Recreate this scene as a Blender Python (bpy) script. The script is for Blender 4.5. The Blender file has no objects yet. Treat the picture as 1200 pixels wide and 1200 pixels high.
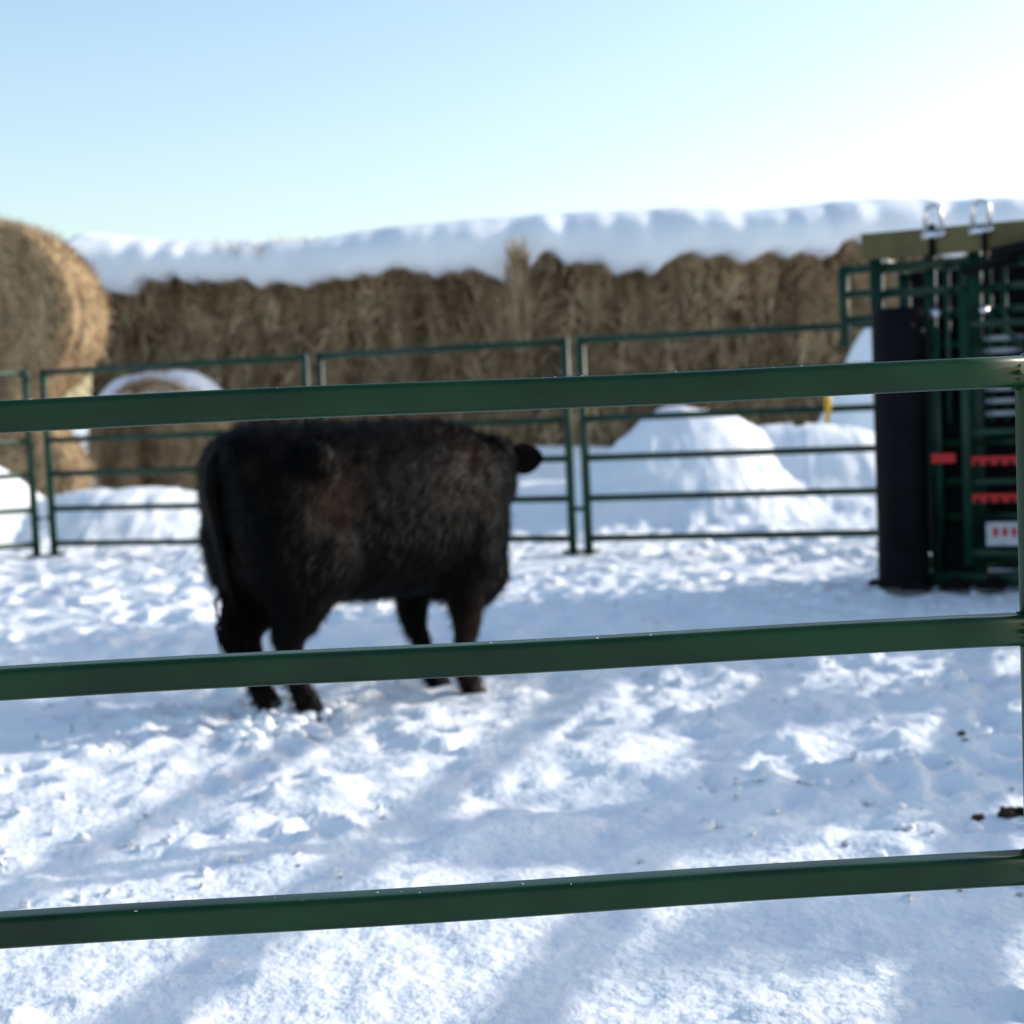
import bpy, bmesh, math, random
import numpy as np
from mathutils import Vector, Matrix, Euler
random.seed(4); rng=np.random.default_rng(7)
S=bpy.context.scene
S.view_settings.view_transform='Standard'; S.view_settings.look='None'; S.view_settings.exposure=0
C=S.collection

# ---------------- noise ----------------
def _h(ix,iy,seed):
    n=(ix.astype(np.int64)*374761393+iy.astype(np.int64)*668265263+seed*974634777)&0xffffffff
    n=((n^(n>>13))*1274126177)&0xffffffff
    n=(n^(n>>16))&0xffff
    return n/65535.0
def vn(x,y,seed=0):
    x=np.asarray(x,float);y=np.asarray(y,float)
    ix=np.floor(x);iy=np.floor(y);fx=x-ix;fy=y-iy
    fx=fx*fx*fx*(fx*(fx*6-15)+10);fy=fy*fy*fy*(fy*(fy*6-15)+10)
    a=_h(ix,iy,seed);b=_h(ix+1,iy,seed);c=_h(ix,iy+1,seed);d=_h(ix+1,iy+1,seed)
    return (a*(1-fx)+b*fx)*(1-fy)+(c*(1-fx)+d*fx)*fy*1.0-0.5
def fbm(x,y,seed=0,o=4):
    s=0;a=1;
    for i in range(o):
        s=s+a*vn(x*2**i+13.7*i,y*2**i-7.1*i,seed+i);a*=.5
    return s

# ---------------- materials ----------------
def mat(name,col,rough=.6,spec=.5,metal=0,**kw):
    m=bpy.data.materials.new(name);m.use_nodes=True
    b=m.node_tree.nodes['Principled BSDF']
    b.inputs['Base Color'].default_value=(*col,1);b.inputs['Roughness'].default_value=rough
    b.inputs['Specular IOR Level'].default_value=spec;b.inputs['Metallic'].default_value=metal
    for k,v in kw.items(): b.inputs[k.replace('_',' ')].default_value=v
    return m
def noise_col(m,c1,c2,scale,stretch=(1,1,1),detail=3,lo=.35,hi=.65,bump=0,bdist=.02,bscale=None,rough=None):
    nt=m.node_tree;N=nt.nodes;L=nt.links;b=N['Principled BSDF']
    tc=N.new('ShaderNodeTexCoord');mp=N.new('ShaderNodeMapping');mp.inputs['Scale'].default_value=stretch
    L.new(tc.outputs['Object'],mp.inputs['Vector'])
    n=N.new('ShaderNodeTexNoise');n.inputs['Scale'].default_value=scale;n.inputs['Detail'].default_value=detail
    L.new(mp.outputs[0],n.inputs['Vector'])
    r=N.new('ShaderNodeValToRGB');r.color_ramp.elements[0].position=lo;r.color_ramp.elements[1].position=hi
    r.color_ramp.elements[0].color=(*c1,1);r.color_ramp.elements[1].color=(*c2,1)
    L.new(n.outputs['Fac'],r.inputs['Fac']);L.new(r.outputs['Color'],b.inputs['Base Color'])
    if rough:
        mr=N.new('ShaderNodeMapRange');mr.inputs['To Min'].default_value=rough[0];mr.inputs['To Max'].default_value=rough[1]
        L.new(n.outputs['Fac'],mr.inputs['Value']);L.new(mr.outputs[0],b.inputs['Roughness'])
    if bump:
        n2=N.new('ShaderNodeTexNoise');n2.inputs['Scale'].default_value=bscale or scale*3;n2.inputs['Detail'].default_value=3
        L.new(mp.outputs[0],n2.inputs['Vector'])
        bp=N.new('ShaderNodeBump');bp.inputs['Strength'].default_value=bump;bp.inputs['Distance'].default_value=bdist
        L.new(n2.outputs['Fac'],bp.inputs['Height']);L.new(bp.outputs[0],b.inputs['Normal'])
    return m
M_snow=noise_col(mat('snow',(.8,.82,.86),.65,.25),(.79,.81,.855),(.88,.89,.905),3,detail=1,bump=.8,bdist=.013,bscale=30)
M_snowtop=noise_col(mat('snow_drift',(.8,.82,.86),.7,.25),(.78,.80,.85),(.86,.88,.90),1.2,detail=1,bump=.3,bdist=.03,bscale=5)
M_green=noise_col(mat('green_paint',(.01,.07,.035),.3,.24,Coat_Weight=.05,Coat_Roughness=.12),(.0015,.018,.005),(.005,.038,.011),9,stretch=(.5,1,1),bump=.15,bdist=.002,bscale=60,rough=(.15,.55))
M_greenb=noise_col(mat('green_paint_weathered',(.01,.07,.04),.4,.25),(.003,.022,.012),(.005,.040,.021),4,rough=(.3,.55))
M_hay=noise_col(mat('hay',(.3,.2,.1),.9,.1),(.14,.092,.053),(.43,.315,.185),2.2,stretch=(1.6,1.6,.5),lo=.3,hi=.7,bump=1,bdist=.06,bscale=14)
M_straw=noise_col(mat('straw',(.4,.28,.14),.8,.2),(.17,.115,.065),(.66,.49,.30),1.7,stretch=(2,2,.5),lo=.3,hi=.72)
M_fur=noise_col(mat('black_fur',(.01,.008,.007),.55,.05),(.0014,.0011,.001),(.026,.0115,.007),2.3,lo=.5,hi=.80,bump=.4,bdist=.006,bscale=40)  # brown noise patches paint the coat's sheen into the black
M_hair=noise_col(mat('black_guard_hair',(.01,.008,.007),.55,.05),(.0014,.0011,.001),(.032,.0145,.0085),2.3,lo=.5,hi=.80)  # same painted brown sheen, carried onto the hairs
M_hoof=mat('hoof',(.02,.017,.015),.5)
M_black=noise_col(mat('black_rubber',(.012,.012,.013),.6,.08),(.002,.002,.003),(.005,.005,.006),5,rough=(.5,.7))
M_olive=noise_col(mat('olive_board',(.14,.12,.05),.6,.2),(.09,.075,.03),(.15,.125,.055),5,bump=.1)
M_red=mat('red_paint',(.45,.008,.012),.4,.3)
M_white=noise_col(mat('label_white',(.7,.7,.7),.5),(.35,.35,.38),(.5,.5,.52),20)
M_steel=mat('zinc_steel',(.6,.6,.62),.25,.5,1)
M_grey=mat('galvanised_slat',(.07,.075,.08),.4,.5,.6)
M_yellow=mat('yellow_plastic',(.7,.42,.02),.5)
M_dung=noise_col(mat('manure',(.04,.03,.02),.9,.1),(.02,.015,.01),(.07,.05,.035),20,bump=.8)
M_bark=noise_col(mat('bark',(.1,.08,.06),.9,.1),(.05,.04,.03),(.14,.11,.08),6,bump=.5)
M_needle=noise_col(mat('spruce_needles',(.03,.05,.025),.7,.2),(.02,.04,.02),(.05,.08,.04),3)

# ---------------- helpers ----------------
def obj(name,verts,faces,m,smooth=True,parent=None,loc=None):
    me=bpy.data.meshes.new(name);me.from_pydata([tuple(v) for v in verts],[],[tuple(f) for f in faces]);me.update()
    if smooth: me.polygons.foreach_set('use_smooth',[True]*len(me.polygons))
    for mm in (m if isinstance(m,(list,tuple)) else [m]): me.materials.append(mm)
    o=bpy.data.objects.new(name,me);C.objects.link(o)
    if parent: o.parent=parent
    if loc: o.location=loc
    return o
def empty(name,loc=(0,0,0),rz=0):
    e=bpy.data.objects.new(name,None);C.objects.link(e);e.location=loc;e.rotation_euler=(0,0,rz);return e
class MB:
    def __init__(s): s.v=[];s.f=[]
    def sweep(s,pts,rad,n=12,prof=None,cap=True,up=Vector((0,0,1))):
        pts=[Vector(p) for p in pts]
        if not hasattr(rad,'__len__'): rad=[rad]*len(pts)
        base=len(s.v)
        if prof is None: prof=[(math.cos(2*math.pi*i/n),math.sin(2*math.pi*i/n)) for i in range(n)]
        n=len(prof);prev=None
        for i,p in enumerate(pts):
            d=(pts[min(i+1,len(pts)-1)]-pts[max(i-1,0)]).normalized()
            if prev is None:
                a=up.cross(d)
                if a.length<.05: a=Vector((1,0,0)).cross(d)
            else: a=prev-d*prev.dot(d)
            a.normalize();prev=a;b=d.cross(a)
            for (x,y) in prof:
                s.v.append(p+a*x*rad[i]+b*y*rad[i])
        for i in range(len(pts)-1):
            for j in range(n):
                k=(j+1)%n
                s.f.append((base+i*n+j,base+i*n+k,base+(i+1)*n+k,base+(i+1)*n+j))
        if cap:
            s.f.append(tuple(base+j for j in reversed(range(n))));s.f.append(tuple(base+(len(pts)-1)*n+j for j in range(n)))
    def box(s,c,d,bev=0):
        x,y,z=c;a,b_,h=d[0]/2,d[1]/2,d[2]/2;base=len(s.v)
        for dz in(-h,h):
            for dx,dy in((-a,-b_),(a,-b_),(a,b_),(-a,b_)): s.v.append(Vector((x+dx,y+dy,z+dz)))
        for q in((3,2,1,0),(4,5,6,7),(0,1,5,4),(1,2,6,5),(2,3,7,6),(3,0,4,7)): s.f.append(tuple(base+i for i in q))
    def ball(s,c,r,sc=(1,1,1),n=12,m=8):
        base=len(s.v);c=Vector(c)
        for i in range(1,m):
            t=math.pi*i/m
            for j in range(n):
                p=2*math.pi*j/n
                s.v.append(c+Vector((r*sc[0]*math.sin(t)*math.cos(p),r*sc[1]*math.sin(t)*math.sin(p),r*sc[2]*math.cos(t))))
        s.v.append(c+Vector((0,0,r*sc[2])));s.v.append(c-Vector((0,0,r*sc[2])));T=len(s.v)-2
        for i in range(m-2):
            for j in range(n):
                k=(j+1)%n;s.f.append((base+i*n+j,base+(i+1)*n+j,base+(i+1)*n+k,base+i*n+k))
        for j in range(n):
            k=(j+1)%n;s.f.append((T,base+j,base+k));s.f.append((T+1,base+(m-2)*n+k,base+(m-2)*n+j))
    def make(s,name,m,smooth=True,parent=None):
        return obj(name,s.v,s.f,m,smooth,parent)
def rrect(r=.35,seg=4):
    out=[]
    for cx,cy,a0 in((1-r,1-r,0),(-1+r,1-r,90),(-1+r,-1+r,180),(1-r,-1+r,270)):
        for i in range(seg+1):
            a=math.radians(a0+90*i/seg);out.append((cx+r*math.cos(a),cy+r*math.sin(a)))
    return out
def autosm(o,ang=40):
    with bpy.context.temp_override(object=o,active_object=o,selected_objects=[o],selected_editable_objects=[o]):
        try: bpy.ops.object.shade_auto_smooth(angle=math.radians(ang))
        except Exception: pass

# ---------------- ground ----------------
def axis(lo,hi,step,far,g=1.12):
    a=list(np.arange(lo,hi,step));s=step;x=a[-1]
    while x<far: s*=g;x+=s;a.append(x)
    s=step;x=lo;pre=[]
    while x>-far: s*=g;x-=s;pre.append(x)
    return np.array(pre[::-1]+a)
mounds=[(1.8,15.2,1.05,1.05,1.0),(2.9,15.4,.86,1.3,.9),(4.3,17.2,1.9,.8,.8),(-3.9,15.3,.5,1.2,.8),(-5.6,15.2,1.0,.8,.8),(.3,16.6,.35,1.5,1.0),(7,16,1.0,2,1.2),(-8.5,15,.9,1.6,1)]
def gh(x,y):
    x=np.asarray(x,float);y=np.asarray(y,float)
    w=np.exp(-np.maximum(0,np.abs(y-6)-6)**2/12.)*np.exp(-np.maximum(0,np.abs(x)-6)**2/10.)
    h=.03*fbm(x*.6,y*.6,1,3)
    wx=x+.12*vn(x*3,y*3,50);wy=y+.12*vn(x*3,y*3,51)
    tr=np.abs(vn(wx*3.2,wy*3.2,11))*2
    amt=np.clip(.55+1.8*fbm(x*.45+3,y*.45,21,2)+.16*(y-4.6)-.10*x,.2,1.8)
    h=h+w*amt*(.030*(tr-.35)+.030*fbm(wx*7,wy*7,31,3))+w*(.010*vn(x*26,y*26,77)+.009*vn(x*55,y*55,78))
    lumps=np.clip(vn(x*12,y*12,90)-.25,0,1)*.24*np.clip(vn(x*1.1,y*1.1,91)+.25,0,1)
    h=h+w*lumps
    q=0
    for mx,my,mh,sx,sy in mounds:
        r=np.sqrt(((x-mx)/sx)**2+((y-my)/sy)**2)+.24*vn(x*1.1,y*1.1,61)
        q=np.maximum(q,mh*np.exp(-(r/1.15)**2.4))
    q=q*(1+.07*fbm(x*1.4,y*1.4,70,3))
    q=np.maximum(q,.45*np.exp(-((y-21.3)/1.0)**2)*(1+.8*vn(x*.5,y*.1,5)))
    return h+q
xs=axis(-4.6,4.6,.026,900)
ya=list(np.arange(1.6,9.5,.026));s=.026;y=ya[-1]
while y<1500:
    s=min(s*1.03,.09) if y<24 else s*1.12
    y+=s;ya.append(y)
s=.05;y=1.6;pre=[]
while y>-60: s*=1.15;y-=s;pre.append(y)
ys=np.array(pre[::-1]+ya)
X,Y=np.meshgrid(xs,ys);Z=gh(X,Y)
# hoof prints: pits with pushed-up rims, in wandering tracks
prints=[]
for t in range(26):
    px,py=random.uniform(-3.2,3.2),random.uniform(4.4,10.5);a=random.uniform(-.5,3.6)
    for k in range(random.randint(7,14)):
        prints.append((px+random.gauss(0,.05),py+random.gauss(0,.05),a,random.uniform(.6,1.1)))
        px+=math.cos(a)*.27;py+=math.sin(a)*.27;a+=random.gauss(0,.25)
for _ in range(16): prints.append((random.gauss(-.7,.5),random.gauss(5.6,.5),random.uniform(0,3),1))
for px,py,a,sc_ in prints:
    i0,i1=np.searchsorted(ys,[py-.25,py+.25]);j0,j1=np.searchsorted(xs,[px-.25,px+.25])
    if i1<=i0 or j1<=j0: continue
    dx=X[i0:i1,j0:j1]-px;dy=Y[i0:i1,j0:j1]-py
    u=dx*math.cos(a)+dy*math.sin(a);v_=-dx*math.sin(a)+dy*math.cos(a)
    r=np.sqrt((u/.085)**2+(v_/.062)**2)
    Z[i0:i1,j0:j1]+=sc_*(-.034*np.exp(-r**4)+.016*np.exp(-((r-1.5)/.4)**2)*(1+1.2*vn(dx*30+px,dy*30,9)))
nx,ny=len(xs),len(ys)
me=bpy.data.meshes.new('snow_ground')
me.vertices.add(nx*ny);me.vertices.foreach_set('co',np.stack([X,Y,Z],-1).ravel())
I=np.arange((ny-1)*(nx-1));r=I//(nx-1);c=I%(nx-1);a=r*nx+c
F=np.stack([a,a+1,a+nx+1,a+nx],-1)
me.loops.add(F.size);me.loops.foreach_set('vertex_index',F.ravel().astype(np.int32))
me.polygons.add(len(I));me.polygons.foreach_set('loop_start',(np.arange(len(I))*4).astype(np.int32))
me.polygons.foreach_set('use_smooth',[True]*len(I))
me.update(calc_edges=True);me.materials.append(M_snow)
g=bpy.data.objects.new('snow_ground',me);C.objects.link(g)
def G(x,y): return float(gh(np.array([x]),np.array([y]))[0])

# ---------------- hay stack wall ----------------
stack=empty('hay_stack')
hx=np.arange(-6.0,14,.07);hz=np.arange(-.1,3.25,.07)
HX,HZ=np.meshgrid(hx,hz)
def wallY(x,z):
    lay=.10*np.abs(np.sin(math.pi*(z)/1.6))**.6
    return 22.2-lay-.45*fbm(x*1.1,z*.6,101,4)-.24*fbm(x*6,z*2.5,105,3)+.05*z
HY=wallY(HX,HZ)
v=np.stack([HX,HY,HZ],-1).reshape(-1,3).tolist();n1,n0=HX.shape
f=[(i*n0+j,i*n0+j+1,(i+1)*n0+j+1,(i+1)*n0+j) for i in range(n1-1) for j in range(n0-1)]
b0=len(v)
v+=[(-6.0,24.6,-.1),(14,24.6,-.1),(14,24.6,3.2),(-6.0,24.6,3.2)]
f+=[(b0+1,b0,b0+3,b0+2),(0,(n1-1)*n0,b0+3,b0),(n0-1,b0+1,b0+2,n1*n0-1),((n1-1)*n0,n1*n0-1,b0+2,b0+3)]
obj('hay_face',v,f,M_hay,False,stack)
def straws(n,fn,wd=(.006,.014),ln=(.15,.45)):
    V=[];Fc=[]
    for i in range(n):
        p,d=fn();d=d.normalized();l=random.uniform(*ln);w=random.uniform(*wd)
        sd=d.cross(Vector((random.gauss(0,1),random.gauss(0,1),random.gauss(0,1)))).normalized()*w
        q=p+d*l*.55;e=p+d*l+Vector((0,0,-.15*l*random.random()))
        k=len(V);V+=[p-sd,p+sd,q+sd*.8,q-sd*.8,e+sd*.25,e-sd*.25];Fc+=[(k,k+1,k+2,k+3),(k+3,k+2,k+4,k+5)]
    return V,Fc
clx=[random.uniform(-6,14) for _ in range(60)]
def fw():
    if random.random()<.35:
        x=random.choice(clx)+random.gauss(0,.12);z=random.uniform(1.2,3.2)
    else: x=random.uniform(-6,14);z=random.uniform(.1,3.2)
    y=float(wallY(np.array(x),np.array(z)))
    return Vector((x,y+.03,z)),Vector((random.gauss(0,.35),-random.uniform(.1,.7),random.gauss(.1,.9)))
V,Fc=straws(20000,fw,(.010,.026),(.14,.5));obj('straw_face',V,Fc,M_straw,False,stack)
def ft():
    x=random.choice(clx)+random.gauss(0,.09) if random.random()<.6 else random.uniform(-6,14)
    z=random.uniform(3.0,3.28);return Vector((x,float(wallY(np.array(x),np.array(3.1)))-.05+random.uniform(-.25,.1),z)),Vector((random.gauss(0,.3),-random.uniform(0,.45),1))
V,Fc=straws(8000,ft,(.006,.016),(.12,.6));obj('straw_fringe',V,Fc,M_straw,False,stack)
def fs():
    x=.22+random.gauss(0,.06);return Vector((x,21.35+random.uniform(-.1,.1),random.uniform(1.9,3.05))),Vector((random.gauss(0,.12),-.1,1))
V,Fc=straws(450,fs,(.008,.018),(.3,.6));obj('straw_tuft',V,Fc,M_straw,False,stack)
# snow cap
sx_=np.arange(-7.2,14.2,.07);T=np.linspace(0,1,44)
SX,ST=np.meshgrid(sx_,T)
edge=.22*fbm(SX*1.1,SX*0+2,201,5)+.30*np.abs(vn(SX*1.6,SX*0,205))+.16*vn(SX*5,SX*0,206)
top=3.88+.20*fbm(SX*.3,SX*0,210,2)+.02*fbm(SX*1.1,ST*2,211,3)
leftd=np.clip((SX+7.2)/1.2,0,1);prof=np.sqrt(1-(1-leftd)**2)
bot=3.05+edge-.45*(1-leftd)
top=bot*0+3.08-.45*(1-leftd)+(top-3.08)*(.1+.9*prof)
ang=ST*math.pi
hw_=(1.75+.22*fbm(SX*.5,ST*1.2,220,3))*(.6+.4*prof)
yy=23.3-hw_*np.cos(ang)
zz=bot+(top-bot)*np.sin(ang)**.6+.09*fbm(SX*1.3,ST*5,230,3)*np.sin(ang)*np.abs(np.cos(ang))
v=np.stack([SX,yy,zz],-1).reshape(-1,3).tolist();n1,n0=SX.shape
f=[(i*n0+j,i*n0+j+1,(i+1)*n0+j+1,(i+1)*n0+j) for i in range(n1-1) for j in range(n0-1)]
f+=[((n1-1)*n0+j,(n1-1)*n0+j+1,j+1,j) for j in range(n0-1)]
obj('snow_cap',v,f,M_snowtop,True,stack)

# ---------------- round bales ----------------
def round_bale(loc,R,W,yaw,name='round_hay_bale',snow=False):
    e=empty(name,loc,yaw)
    V=[];Fc=[];n=96
    prof=[]
    for k in range(1,17): prof.append((R*k/17,-W/2))
    prof+=[(R*.975,-W/2+.01),(R,-W/2+.06)]+[(R,-W/2+.06+(W-.12)*k/14) for k in range(1,15)]+[(R*.97,W/2),(R*.5,W/2),(R*.02,W/2)]
    th=np.linspace(0,2*math.pi,n,endpoint=False)
    for (r,yv) in prof:
        rr=r*(1+.03*vn(th*6,th*0+yv*4,301)+.025*vn(th*20,th*0+yv*11,302)+.012*np.cos(2*th))
        yo=yv-(.03*np.sin(r*38)+.06*vn(th*7,th*0+r*14,305)+.05*(vn(th*25,th*0+r*30,306)))*(yv<-W/2+.02)
        for t,a_,b_ in zip(th,rr,yo): V.append((a_*math.cos(t),b_,a_*math.sin(t)))
    for i in range(len(prof)-1):
        for j in range(n):
            k=(j+1)%n;Fc.append((i*n+j,i*n+k,(i+1)*n+k,(i+1)*n+j))
    V.append((0,-W/2,0));c=len(V)-1
    for j in range(n): Fc.append((c,(j+1)%n,j))
    obj('rolled_hay',V,Fc,M_hay,False,e)
    def fb():
        t=random.uniform(0,2*math.pi)
        if random.random()<.45:
            r=R*math.sqrt(random.random());p=Vector((r*math.cos(t),-W/2,r*math.sin(t)))
            d=Vector((-math.sin(t)*random.choice((1,-1)),-random.uniform(.1,.5),math.cos(t)))+Vector([random.gauss(0,.3) for _ in range(3)])
        else:
            p=Vector((R*math.cos(t),random.uniform(-W/2,W/2),R*math.sin(t)))*.995
            d=Vector((-math.sin(t),0,math.cos(t)))*random.choice((1,-1))*.8+Vector((math.cos(t),0,math.sin(t)))*random.uniform(.1,.8)+Vector([random.gauss(0,.3) for _ in range(3)])
        return p,d
    V,Fc=straws(8000,fb,(.003,.009),(.06,.2));obj('loose_straw',V,Fc,M_straw,False,e)
    return e
round_bale((-5.68,17.6,2.44),1.0,1.3,math.radians(-3))
round_bale((-6.0,17.9,.50),.98,1.3,math.radians(8))
e=round_bale((-4.55,20.4,.86),.86,1.3,0)
n=24;V=[];Fc=[]
for a_ in range(n+1):
    for b_ in range(n+1):
        u=a_/n*2-1;w=b_/n*2-1
        k=max(0,1-u**4)*max(0,1-w**4)
        V.append((u*.74,w*.7,.58+.38*k**.7+.05*float(fbm(np.array(u*2),np.array(w*2),400,3))*k))
for a_ in range(n):
    for b_ in range(n): Fc.append((a_*(n+1)+b_,(a_+1)*(n+1)+b_,(a_+1)*(n+1)+b_+1,a_*(n+1)+b_+1))
obj('snow_cap',V,Fc,M_snowtop,True,e)

# ---------------- corral panels ----------------
def panel(p0,p1,zs,name='corral_panel',r=.023,top=1.665,m=M_greenb):
    mb=MB();p0=Vector((*p0,0));p1=Vector((*p1,0));d=(p1-p0).normalized()
    for z in zs: mb.sweep([p0+Vector((0,0,z)),p1+Vector((0,0,z))],r,14)
    for p in (p0,p1):
        mb.sweep([p+Vector((0,0,-.12)),p+Vector((0,0,top)),p+Vector((0,0,top+.012))],[r*1.25,r*1.25,r*.8],16)
        mb.box((p.x,p.y,.02),(.16,.1,.02))
    for p,s in((p0,-1),(p1,1)):
        for z in(.35,1.35): mb.sweep([p+d*s*.02+Vector((0,0,z)),p+d*s*.065+Vector((0,0,z))],.018,8)
    o=mb.make(name,m);autosm(o);return o
ZB=[.12,.43,.74,1.04,1.34,1.64]
panel((-4.10,13.68),(-1.66,12.76),ZB,r=.027)
panel((-1.53,12.70),(.46,11.86),ZB,r=.027)
panel((.58,11.80),(3.1,11.08),ZB,r=.027)
panel((-4.24,13.62),(-6.9,12.5),ZB,r=.027)
panel((-7.0,12.4),(-8.3,10.0),ZB,r=.027)
panel((4.50,8.45),(3.55,5.45),ZB,r=.036)
panel((3.52,5.33),(2.60,2.42),ZB,r=.036)
mb=MB();mb.sweep([(2.33,11.24,1.22),(2.34,11.22,1.1),(2.33,11.23,.93)],[.02,.025,.015],8);mb.make('yellow_strap',M_yellow)

# ---------------- foreground panel ----------------
fx0,fy0,fx1,fy1=-2.3,1.825,.682,2.003
fg=empty('steel_gate_panel')
def fpt(x,z): return Vector((x,fy0+(x-fx0)*(fy1-fy0)/(fx1-fx0),z))
pr=rrect(.42,5)
for i,z in enumerate((1.167,.831,.513,.2)):
    mb=MB();mb.sweep([fpt(fx0+ (fx1-fx0)*k/30,z+.0012*math.sin(k*.7+i)) for k in range(31)],.0203,prof=pr)
    mb.make('rail_%d'%(i+1),M_green,True,fg)
for k,x in enumerate((fx0,fx1)):
    mb=MB();p=fpt(x,0);mb.sweep([p+Vector((0,0,-.1)),p+Vector((0,0,1.168)),p+Vector((0,0,1.187)),p+Vector((0,0,1.192))],[.0205,.0205,.018,.009],20);mb.make('upright_%d'%(k+1),M_green,True,fg)
mb=MB()
for z in (1.167,.831,.513):
    for a in range(14):
        t=a/14*2*math.pi;p=fpt(fx1-.022,z)+Vector((0,math.cos(t)*.02,math.sin(t)*.02));mb.ball(p,.0035,n=6,m=5)
mb.make('weld_beads',M_green,True,fg)
mb=MB()
for z in (1.167,.831,.513):
    for _ in range(30):
        x=random.uniform(-.8,.66);p=fpt(x,z+.0200)+Vector((0,random.uniform(-.018,.01),0));r=random.uniform(.0004,.001)
        mb.ball(p,r,(random.uniform(1,2.5),1,.6),6,5)
mb.make('frost_grains',mat('ice',(.75,.78,.8),.5),True,fg)
panelnext=MB()
for z in (1.167,.831,.513,.2): panelnext.sweep([(.78,2.01,z),(2.55,2.25,z)],.0203,prof=pr)
for x in (.78,2.55): panelnext.sweep([(x,2.01+(x-.78)*.135,-.1),(x,2.01+(x-.78)*.135,1.19)],.021,16)
panelnext.make('steel_gate_panel.001',M_green)

# ---------------- cow ----------------
yaw=math.radians(37);cow=empty('black_cow',(-.59,6.13,-.01),yaw)
mb=MB()
rings=[(-.645,.93,.09,.09),(-.625,.89,.20,.19),(-.58,.85,.265,.25),(-.50,.825,.315,.29),(-.38,.81,.335,.305),(-.22,.79,.345,.308),(-.05,.775,.355,.32),(.12,.77,.36,.32),(.26,.77,.355,.30),(.38,.765,.335,.27),(.48,.755,.31,.235),(.57,.735,.27,.19),(.625,.70,.20,.14),(.65,.66,.11,.07)]
n=28;V=[];Fc=[]
for (x,z,hh,hw) in rings:
    for j in range(n):
        t=2*math.pi*j/n;cs,sn=math.cos(t),math.sin(t)
        e_=.82
        yy_=hw*math.copysign(abs(cs)**e_,cs);zz_=hh*math.copysign(abs(sn)**e_,sn)
        if sn<0: yy_*=(1-.18*abs(sn)**2)
        else: yy_*=(1-.10*sn)
        V.append(Vector((x,yy_,z+zz_)))
for i in range(len(rings)-1):
    for j in range(n):
        k=(j+1)%n;Fc.append((i*n+j,(i+1)*n+j,(i+1)*n+k,i*n+k))
Fc.append(tuple(range(n)));Fc.append(tuple((len(rings)-1)*n+j for j in reversed(range(n))))
mb.v=V;mb.f=Fc
def limb(pts):
    P=[Vector(p[:3]) for p in pts];R=[p[3] for p in pts]
    mb.sweep(P,R,16)
    for p,r in zip(P,R): mb.ball(p,r*.985)
def hind(s,dx,kx=0,sp=.158):
    mb.ball((-.44,s*.145,.72),.21,(.95,.84,1.3));mb.ball((-.33,s*.21,.62),.16,(1.1,.82,1.1))
    limb([(-.44,s*.15,.62,.18),(-.40+kx,s*.165,.51,.146),(-.44+dx*.5,s*(sp+.007),.42,.098),(-.505+dx*.7,s*sp,.34,.064),(-.495+dx*.85,s*sp,.24,.047),(-.475+dx,s*sp,.13,.042),(-.455+dx,s*sp,.085,.050),(-.43+dx,s*sp,.04,.047)])
    mb.ball((-.53+dx*.7,s*sp,.365),.034,(1,.8,1.3))
hind(-1,.06);hind(1,.03,0,.13)
def fore(s,kx,fx,sp=.145):
    mb.ball((.40,s*.16,.68),.18,(.85,.72,1.35))
    limb([(.40,s*.15,.57,.135),(.37+kx*.3,s*.155,.47,.100),(.37+kx,s*sp,.36,.072),(.375+kx,s*sp,.28,.057),(.37+(kx+fx)/2,s*sp,.2,.043),(.37+fx,s*sp,.12,.040),(.38+fx,s*sp,.08,.049),(.40+fx,s*sp,.04,.047)])
fore(-1,.0,-.02);fore(1,-.07,.0)
mb.ball((.52,0,.50),.17,(1,.8,1.05));mb.ball((.45,0,.46),.13,(1.3,.8,.8))
for s in(-1,1):
    mb.ball((-.35,s*.25,1.0),.075);mb.ball((-.60,s*.09,.97),.055)
mb.ball((.27,0,1.04),.11,(1.8,.9,.8))
limb([(.40,.0,.83,.27),(.52,.03,.85,.215),(.61,.07,.87,.175),(.69,.12,.885,.145)])
limb([(.48,.0,.66,.19),(.58,.06,.70,.16),(.66,.11,.77,.12)])
hd=Vector((.12,.29,-.39)).normalized();P0=Vector((.735,.13,.93))
sidev=hd.cross(Vector((0,0,1))).normalized()
upv=sidev.cross(hd).normalized()
def hp(t,a=0,b=0): return P0+hd*t+sidev*a+upv*b
mb.ball(hp(-.01,0,0),.11,(1,1,1));limb([(*hp(.02),.115),(*hp(.12),.11),(*hp(.2,0,-.01),.094),(*hp(.30,0,-.01),.077),(*hp(.385,0,-.008),.076),(*hp(.42,0,-.012),.062)])
for s in(-1,1):
    mb.ball(hp(.14,s*.085,.03),.032);mb.ball(hp(.1,s*.05,-.06),.07);mb.ball(hp(.41,s*.045,.02),.026)
body=mb.make('body',M_fur,True,cow)
md=body.modifiers.new('rm','REMESH');md.mode='VOXEL';md.voxel_size=.0155;md.use_smooth_shade=True
sm=body.modifiers.new('sm','SMOOTH');sm.factor=.5;sm.iterations=8
tx=bpy.data.textures.new('furclump','CLOUDS');tx.noise_scale=.08;tx.noise_depth=2
dp=body.modifiers.new('dp','DISPLACE');dp.texture=tx;dp.strength=.016;dp.mid_level=.5
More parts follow.
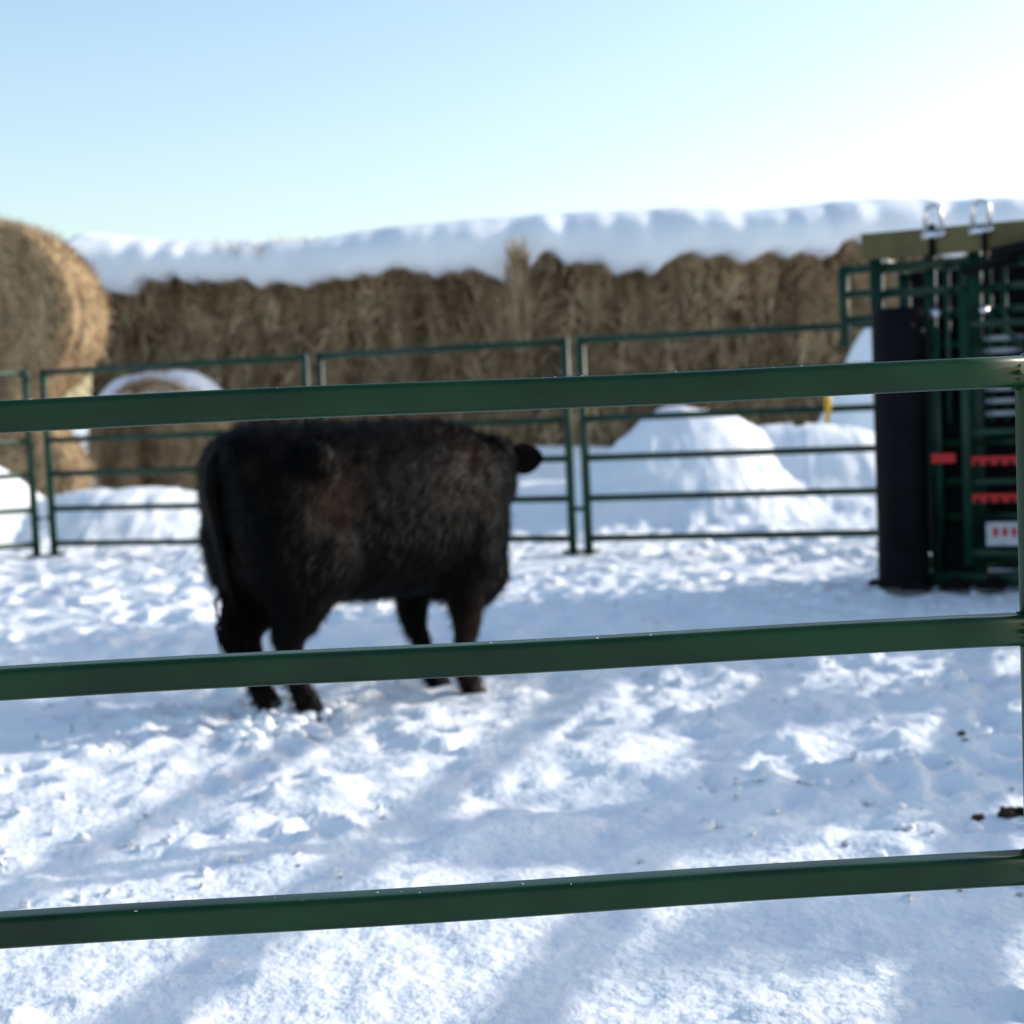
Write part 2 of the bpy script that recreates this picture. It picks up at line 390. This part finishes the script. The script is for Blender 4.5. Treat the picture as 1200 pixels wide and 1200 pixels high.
# winter coat: guard hairs lying back and down over the body surface
bpy.context.view_layer.update()
ev=body.evaluated_get(bpy.context.evaluated_depsgraph_get());em=ev.to_mesh()
nv=len(em.vertices);co_=np.empty(nv*3);em.vertices.foreach_get('co',co_);co_=co_.reshape(-1,3)
no_=np.array([v.normal[:] for v in em.vertices]);ev.to_mesh_clear()
NH=40000
idx=rng.choice(nv,NH)
P=co_[idx]+rng.normal(0,.006,(NH,3));Nn=no_[idx]
flow=np.array([-.55,0,-.8])+rng.normal(0,.2,(NH,3))
flow=flow-Nn*np.sum(flow*Nn,1,keepdims=True)
D=flow*.9+Nn*rng.uniform(.08,.42,(NH,1));D/=np.linalg.norm(D,axis=1,keepdims=True)
Lh=rng.uniform(.025,.065,(NH,1));Sd=np.cross(D,Nn);Sd/=np.linalg.norm(Sd,axis=1,keepdims=True)+1e-6;Sd*=.0018
V=np.stack([P-Nn*.003-Sd,P-Nn*.003+Sd,P+D*Lh],1).reshape(-1,3)
obj('coat_hair',V.tolist(),[(3*i,3*i+1,3*i+2) for i in range(NH)],M_hair,False,cow)
# ears
for k,s in enumerate((1,-1)):
    V=[];Fc=[];n=10;L=8
    root=hp(.01,s*.08,.02);d=(sidev*s*1.0+Vector((0,0,-.02))-hd*.05).normalized();wv=Vector((0,0,1));wv=(wv-d*wv.dot(d)).normalized();nv=d.cross(wv)
    for i in range(L+1):
        t=i/L;w=.066*math.sin(math.pi*(.12+.86*t))**.7+.004
        for j in range(n):
            a=2*math.pi*j/n;V.append(root+d*t*.155+wv*w*math.cos(a)+nv*(.013*math.sin(a)+.02*math.cos(a)**2))
    for i in range(L):
        for j in range(n): q=(j+1)%n;Fc.append((i*n+j,(i+1)*n+j,(i+1)*n+q,i*n+q))
    Fc.append(tuple(reversed(range(n))));Fc.append(tuple(L*n+j for j in range(n)))
    obj('ear_%d'%(k+1),V,Fc,M_fur,True,cow)
    if s==1:
        et=MB();et.ball(root+d*.10-wv*.02-nv*.03,.012,(1,.3,1));et.make('ear_tag',M_yellow,True,cow)
ey=MB()
for s in(-1,1): ey.ball(hp(.14,s*.108,.035),.018)
ey.make('eyes',mat('eye',(.01,.008,.006),.1),True,cow)
ho=MB()
for (x,y_) in ((-.37,-.158),(-.40,.13),(.38,-.145),(.40,.145)):
    for s in(-.026,.026): ho.sweep([(x+.025,y_+s,-.02),(x+.018,y_+s,.02),(x+.0,y_+s,.06)],[.036,.034,.027],10)
ho.make('hooves',M_hoof,True,cow)
tl=MB();tl.sweep([(-.60,0,1.02),(-.645,0,.98),(-.665,-.01,.9),(-.655,-.02,.8),(-.635,-.02,.65),(-.615,-.01,.52),(-.61,0,.42)],[.05,.042,.034,.028,.024,.022,.03],10)
for _ in range(260):
    p=Vector((-.61,0,random.uniform(.40,.56)));a=random.gauss(0,.022);b_=random.gauss(0,.022)
    l=random.uniform(.10,.20);tl.sweep([p,p+Vector((a*.9,b_*.9,-l*.4)),p+Vector((a*.7,b_*.7,-l))],[.005,.008,.002],4)
tl.make('tail',M_hair,True,cow)

# ---------------- squeeze chute ----------------
ch=empty('cattle_squeeze_chute',(2.17,8.96,0),math.radians(-25))
def bars(name,lst,m=M_greenb,h=.035):
    b=MB()
    for p,q,*w in lst: b.sweep([p,q],(w[0] if w else h),prof=rrect(.25,2))
    o=b.make(name,m,True,ch);autosm(o,35);return o
Lc=2.4
bars('frame',[((0,0,0),(0,0,1.95),.035),((.30,.02,.0),(.30,.02,1.95),.03),((.55,0,0),(.55,0,2.0),.035),((.98,0,0),(.98,0,2.0),.035),((Lc,0,0),(Lc,0,2.0),.035),
 ((0,.85,0),(0,.85,1.95),.035),((Lc,.85,0),(Lc,.85,1.95),.035),((.98,.85,0),(.98,.85,1.95),.035),
 ((0,0,1.86),(Lc,0,1.86),.028),((0,0,1.71),(Lc,0,1.71),.022),((.3,0,1.58),(Lc,0,1.58),.022),((0,.85,1.86),(Lc,.85,1.86),.03),((0,.85,1.6),(Lc,.85,1.6),.022),
 ((0,0,1.9),(0,.85,1.9),.03),((Lc,0,1.9),(Lc,.85,1.9),.03),((.98,0,1.9),(.98,.85,1.9),.03),
 ((0,-.02,.06),(Lc,-.02,.06),.04),((0,.87,.06),(Lc,.87,.06),.04),((.55,-.01,.18),(Lc,-.01,.18),.028)])
bars('drop_bars',[((x,-.03,.95),(x,-.03,1.86),.014) for x in (.40,.48,.63,.71,.87,1.1,1.2,1.3,1.4,1.5,1.6,1.7,1.8,1.9,2.0,2.1)])
bars('side_rails',[((.3,-.02,z),(Lc,-.02,z),.018) for z in (1.40,1.16,.84,.62,.42)])
bars('front_gate',[((.50,-.12,.15),(.50,-.12,1.68),.024),((.86,-.12,.15),(.86,-.12,1.55),.024),((.50,-.12,1.50),(.86,-.12,1.50),.02),((.50,-.12,.9),(.86,-.12,.9),.018),((.50,-.12,.22),(.86,-.12,.22),.022),((.50,-.12,.62),(.86,-.12,.62),.016),((.56,-.05,1.62),(.90,-.1,1.28),.014),((.34,-.06,.3),(.34,-.06,1.5),.016)])
b=MB();b.box((1.5,.12,.55),(1.75,.02,.85));b.box((.42,.1,.8),(.2,.02,1.5));b.box((1.2,.80,1.0),(2.3,.02,1.75));b.make('side_sheet',M_black,False,ch)
bars('slats',[((.6,-.07,z),(.82,-.07,z),.014) for z in np.arange(1.0,1.46,.07)]+[((.9,.02,z),(Lc-.05,.02,z),.016) for z in np.arange(1.0,1.56,.09)],mat('pale_slat',(.22,.24,.26),.4,.5,.3))
b=MB();b.sweep([(.13,-.10,.03),(.13,-.10,.05),(.13,-.10,1.60),(.13,-.10,1.62)],[.135,.145,.145,.13],36)
o=b.make('rubber_post_cover',M_black,True,ch);autosm(o)
b=MB();b.box((Lc/2-.03,-.055,1.985),(Lc+.08,.03,.15));b.make('top_board',M_olive,False,ch)
b=MB()
def slots(x0,x1,z,hh=.03):
    b.box(((x0+x1)/2,-.15,z),(x1-x0,.012,hh*2))
slots(.31,.44,.76,.026);slots(.53,1.5,.74,.024);slots(.53,1.5,.53,.024);b.make('red_latch_strip',M_red,False,ch)
b=MB()
for z in(.74,.53):
    for x in np.arange(.56,1.5,.06): b.box((x,-.159,z-.010),(.018,.008,.028))
b.make('strip_slots',M_black,False,ch)
b=MB();b.box((.70,-.15,.33),(.20,.01,.13));b.make('maker_plate',M_white,False,ch)
b=MB()
for i,x in enumerate((.65,.70,.75)): b.box((x,-.158,.34),(.025,.004,.05))
b.make('plate_print',M_red,False,ch)
b=MB()
for x in(.34,.60):
    arc=[(x-.045,-.09,2.02)]+[(x+.045*math.cos(t),-.09,2.14+.045*math.sin(t)) for t in np.linspace(math.pi,0,9)]+[(x+.045,-.09,2.02)]
    b.sweep(arc,.013,8,up=Vector((0,1,0)));b.box((x,-.085,2.02),(.13,.03,.045))
    b.sweep([(x,-.07,1.55),(x,-.07,1.60)],.03,10)
b.make('latch_hooks',M_steel,True,ch)
bars('lever_arms',[((.75,-.1,1.88),(1.25,-.12,1.97),.022),((.85,-.12,1.80),(1.0,-.12,2.03),.02),((.5,-.1,1.8),(.8,-.1,1.84),.02),((.33,-.07,1.9),(.33,-.07,2.08),.018),((.9,-.13,1.25),(1.05,-.2,.7),.016),((.66,-.14,1.88),(.92,-.16,1.92),.03),((.62,-.1,1.70),(.62,-.1,2.0),.014)],M_black)
b=MB()
for x,y_ in((.22,-.2),(.42,-.14),(.0,-.02),(.62,-.1),(.98,-.1)): b.box((x,y_,.035),(.16,.14,.03));b.box((x,y_,.06),(.06,.06,.05))
b.make('feet',M_black,False,ch)
bars('rear_headgate',[((-.46,1.2,1.45),(-.46,1.2,1.98),.03),((-.46,1.2,1.96),(1.6,1.2,1.96),.028),((-.46,1.2,1.80),(1.6,1.2,1.80),.024),((-.46,1.2,1.63),(1.6,1.2,1.63),.024),((.1,1.2,0),(.1,1.2,2.0),.035),((1.6,1.2,0),(1.6,1.2,2.0),.035),((.1,1.2,.4),(1.6,1.2,.4),.025),((.1,1.2,.9),(1.6,1.2,.9),.025),((.1,1.2,1.3),(1.6,1.2,1.3),.025),((0,.85,1.86),(.1,1.2,1.86),.025)])

# ---------------- snow clods and manure ----------------
def clump(name,pts,m):
    b=MB()
    for x,y_,r in pts:
        b.ball((x,y_,G(x,y_)+r*.35),r,(random.uniform(.8,1.4),random.uniform(.8,1.3),random.uniform(.5,.9)),8,6)
    for i,v in enumerate(b.v): b.v[i]=v+Vector([random.gauss(0,.003) for _ in range(3)])
    return b.make(name,m)
pts=[]
for _ in range(600):
    y_=random.uniform(3.4,9);x=random.uniform(-.36,.36)*y_
    if vn(x*.8,y_*.8,91)>-.1: pts.append((x,y_,random.choice((.006,.008,.012,.012,.02))))
for _ in range(130): pts.append((random.gauss(-.88,.12),random.gauss(5.6,.13),random.uniform(.008,.04)))
clump('snow_clods',pts,M_snow)
clump('manure_clump',[(1.30+random.gauss(0,.03),4.0+random.gauss(0,.02),random.uniform(.01,.022)) for _ in range(14)],M_dung)
clump('manure_clump.001',[(1.47+random.gauss(0,.015),5.0+random.gauss(0,.02),random.uniform(.006,.011)) for _ in range(5)],M_dung)

# ---------------- added out-of-view spruces, shaped to cast shade on the snow ----------------
def spruce(loc,H,Rb,seed,name='shade_caster_spruce'):
    rd=random.Random(seed);e=empty(name,loc)
    b=MB();b.sweep([(0,0,-.2),(.02,0,H*.4),(0,.02,H*.8),(0,0,H)],[H*.022,H*.016,H*.007,.01],10)
    V=[];Fc=[];z=.4
    while z<H*.98:
        t=z/H;R=Rb*(1-t)**.42+.04
        for k in range(rd.randint(6,8)):
            a=rd.uniform(0,6.283);l=R*rd.uniform(.6,1.15);dz=-.18*l
            tip=Vector((math.cos(a)*l,math.sin(a)*l,z+dz));b.sweep([(0,0,z),tip*.5+Vector((0,0,z*.5+.03)),tip],[.016,.01,.003],5)
            m_=int(8+l*30)
            for i in range(m_):
                u=rd.uniform(.1,1);p=Vector((0,0,z)).lerp(tip,u)+Vector((rd.gauss(0,.05),rd.gauss(0,.05),rd.gauss(-.03,.04)))
                d=Vector((math.cos(a+rd.choice((-.8,.8))),math.sin(a+rd.choice((-.8,.8))),-rd.uniform(.1,.6))).normalized()*rd.uniform(.10,.24)*(1.2-u*.5)
                sd_=d.cross(Vector((rd.gauss(0,1),rd.gauss(0,1),1))).normalized()*rd.uniform(.03,.055)
                q=len(V);V+=[p-sd_*.5,p+d*.5-sd_,p+d,p+d*.5+sd_,];Fc.append((q,q+1,q+2,q+3))
        z+=rd.uniform(.14,.22)
    b.make('trunk_and_limbs',M_bark,True,e);obj('needles',V,Fc,M_needle,False,e)
for i,(x,y_,H,Rb) in enumerate([(10.2,6.35,3.5,.50),(10.4,7.45,3.7,.55),(10.1,8.5,3.4,.50),(10.5,9.9,3.8,.7),(10.4,11.4,3.0,.8)]):
    spruce((x,y_,0),H,Rb,20+i)

# ---------------- light ----------------
AZ,EL=math.radians(72),math.radians(18)
sd=Vector((math.sin(AZ)*math.cos(EL),math.cos(AZ)*math.cos(EL),math.sin(EL)))
sl=bpy.data.lights.new('sun','SUN');sl.energy=5;sl.angle=math.radians(.5);sl.color=(1,.96,.89)
so=bpy.data.objects.new('sun',sl);C.objects.link(so);so.rotation_euler=(-sd).to_track_quat('-Z','Y').to_euler()
w=bpy.data.worlds.new('World');S.world=w;w.use_nodes=True;nt=w.node_tree
sk=nt.nodes.new('ShaderNodeTexSky');sk.sky_type='NISHITA';sk.sun_disc=False;sk.sun_elevation=EL;sk.sun_rotation=AZ
sk.air_density=1.15;sk.dust_density=1.8;sk.ozone_density=1.3;sk.altitude=300
nt.links.new(sk.outputs[0],nt.nodes['Background'].inputs[0]);nt.nodes['Background'].inputs[1].default_value=.27

# ---------------- camera ----------------
cd=bpy.data.cameras.new('camera');cd.lens=54;cd.sensor_width=36;cd.clip_end=4000
co=bpy.data.objects.new('camera',cd);C.objects.link(co);co.location=(0,0,1.15)
co.rotation_euler=(Matrix.Rotation(math.radians(90-3.88),3,'X')@Matrix.Rotation(math.radians(-2.5),3,'Z')).to_euler()
cd.dof.use_dof=True;cd.dof.focus_distance=2.0;cd.dof.aperture_fstop=5.0
S.camera=co
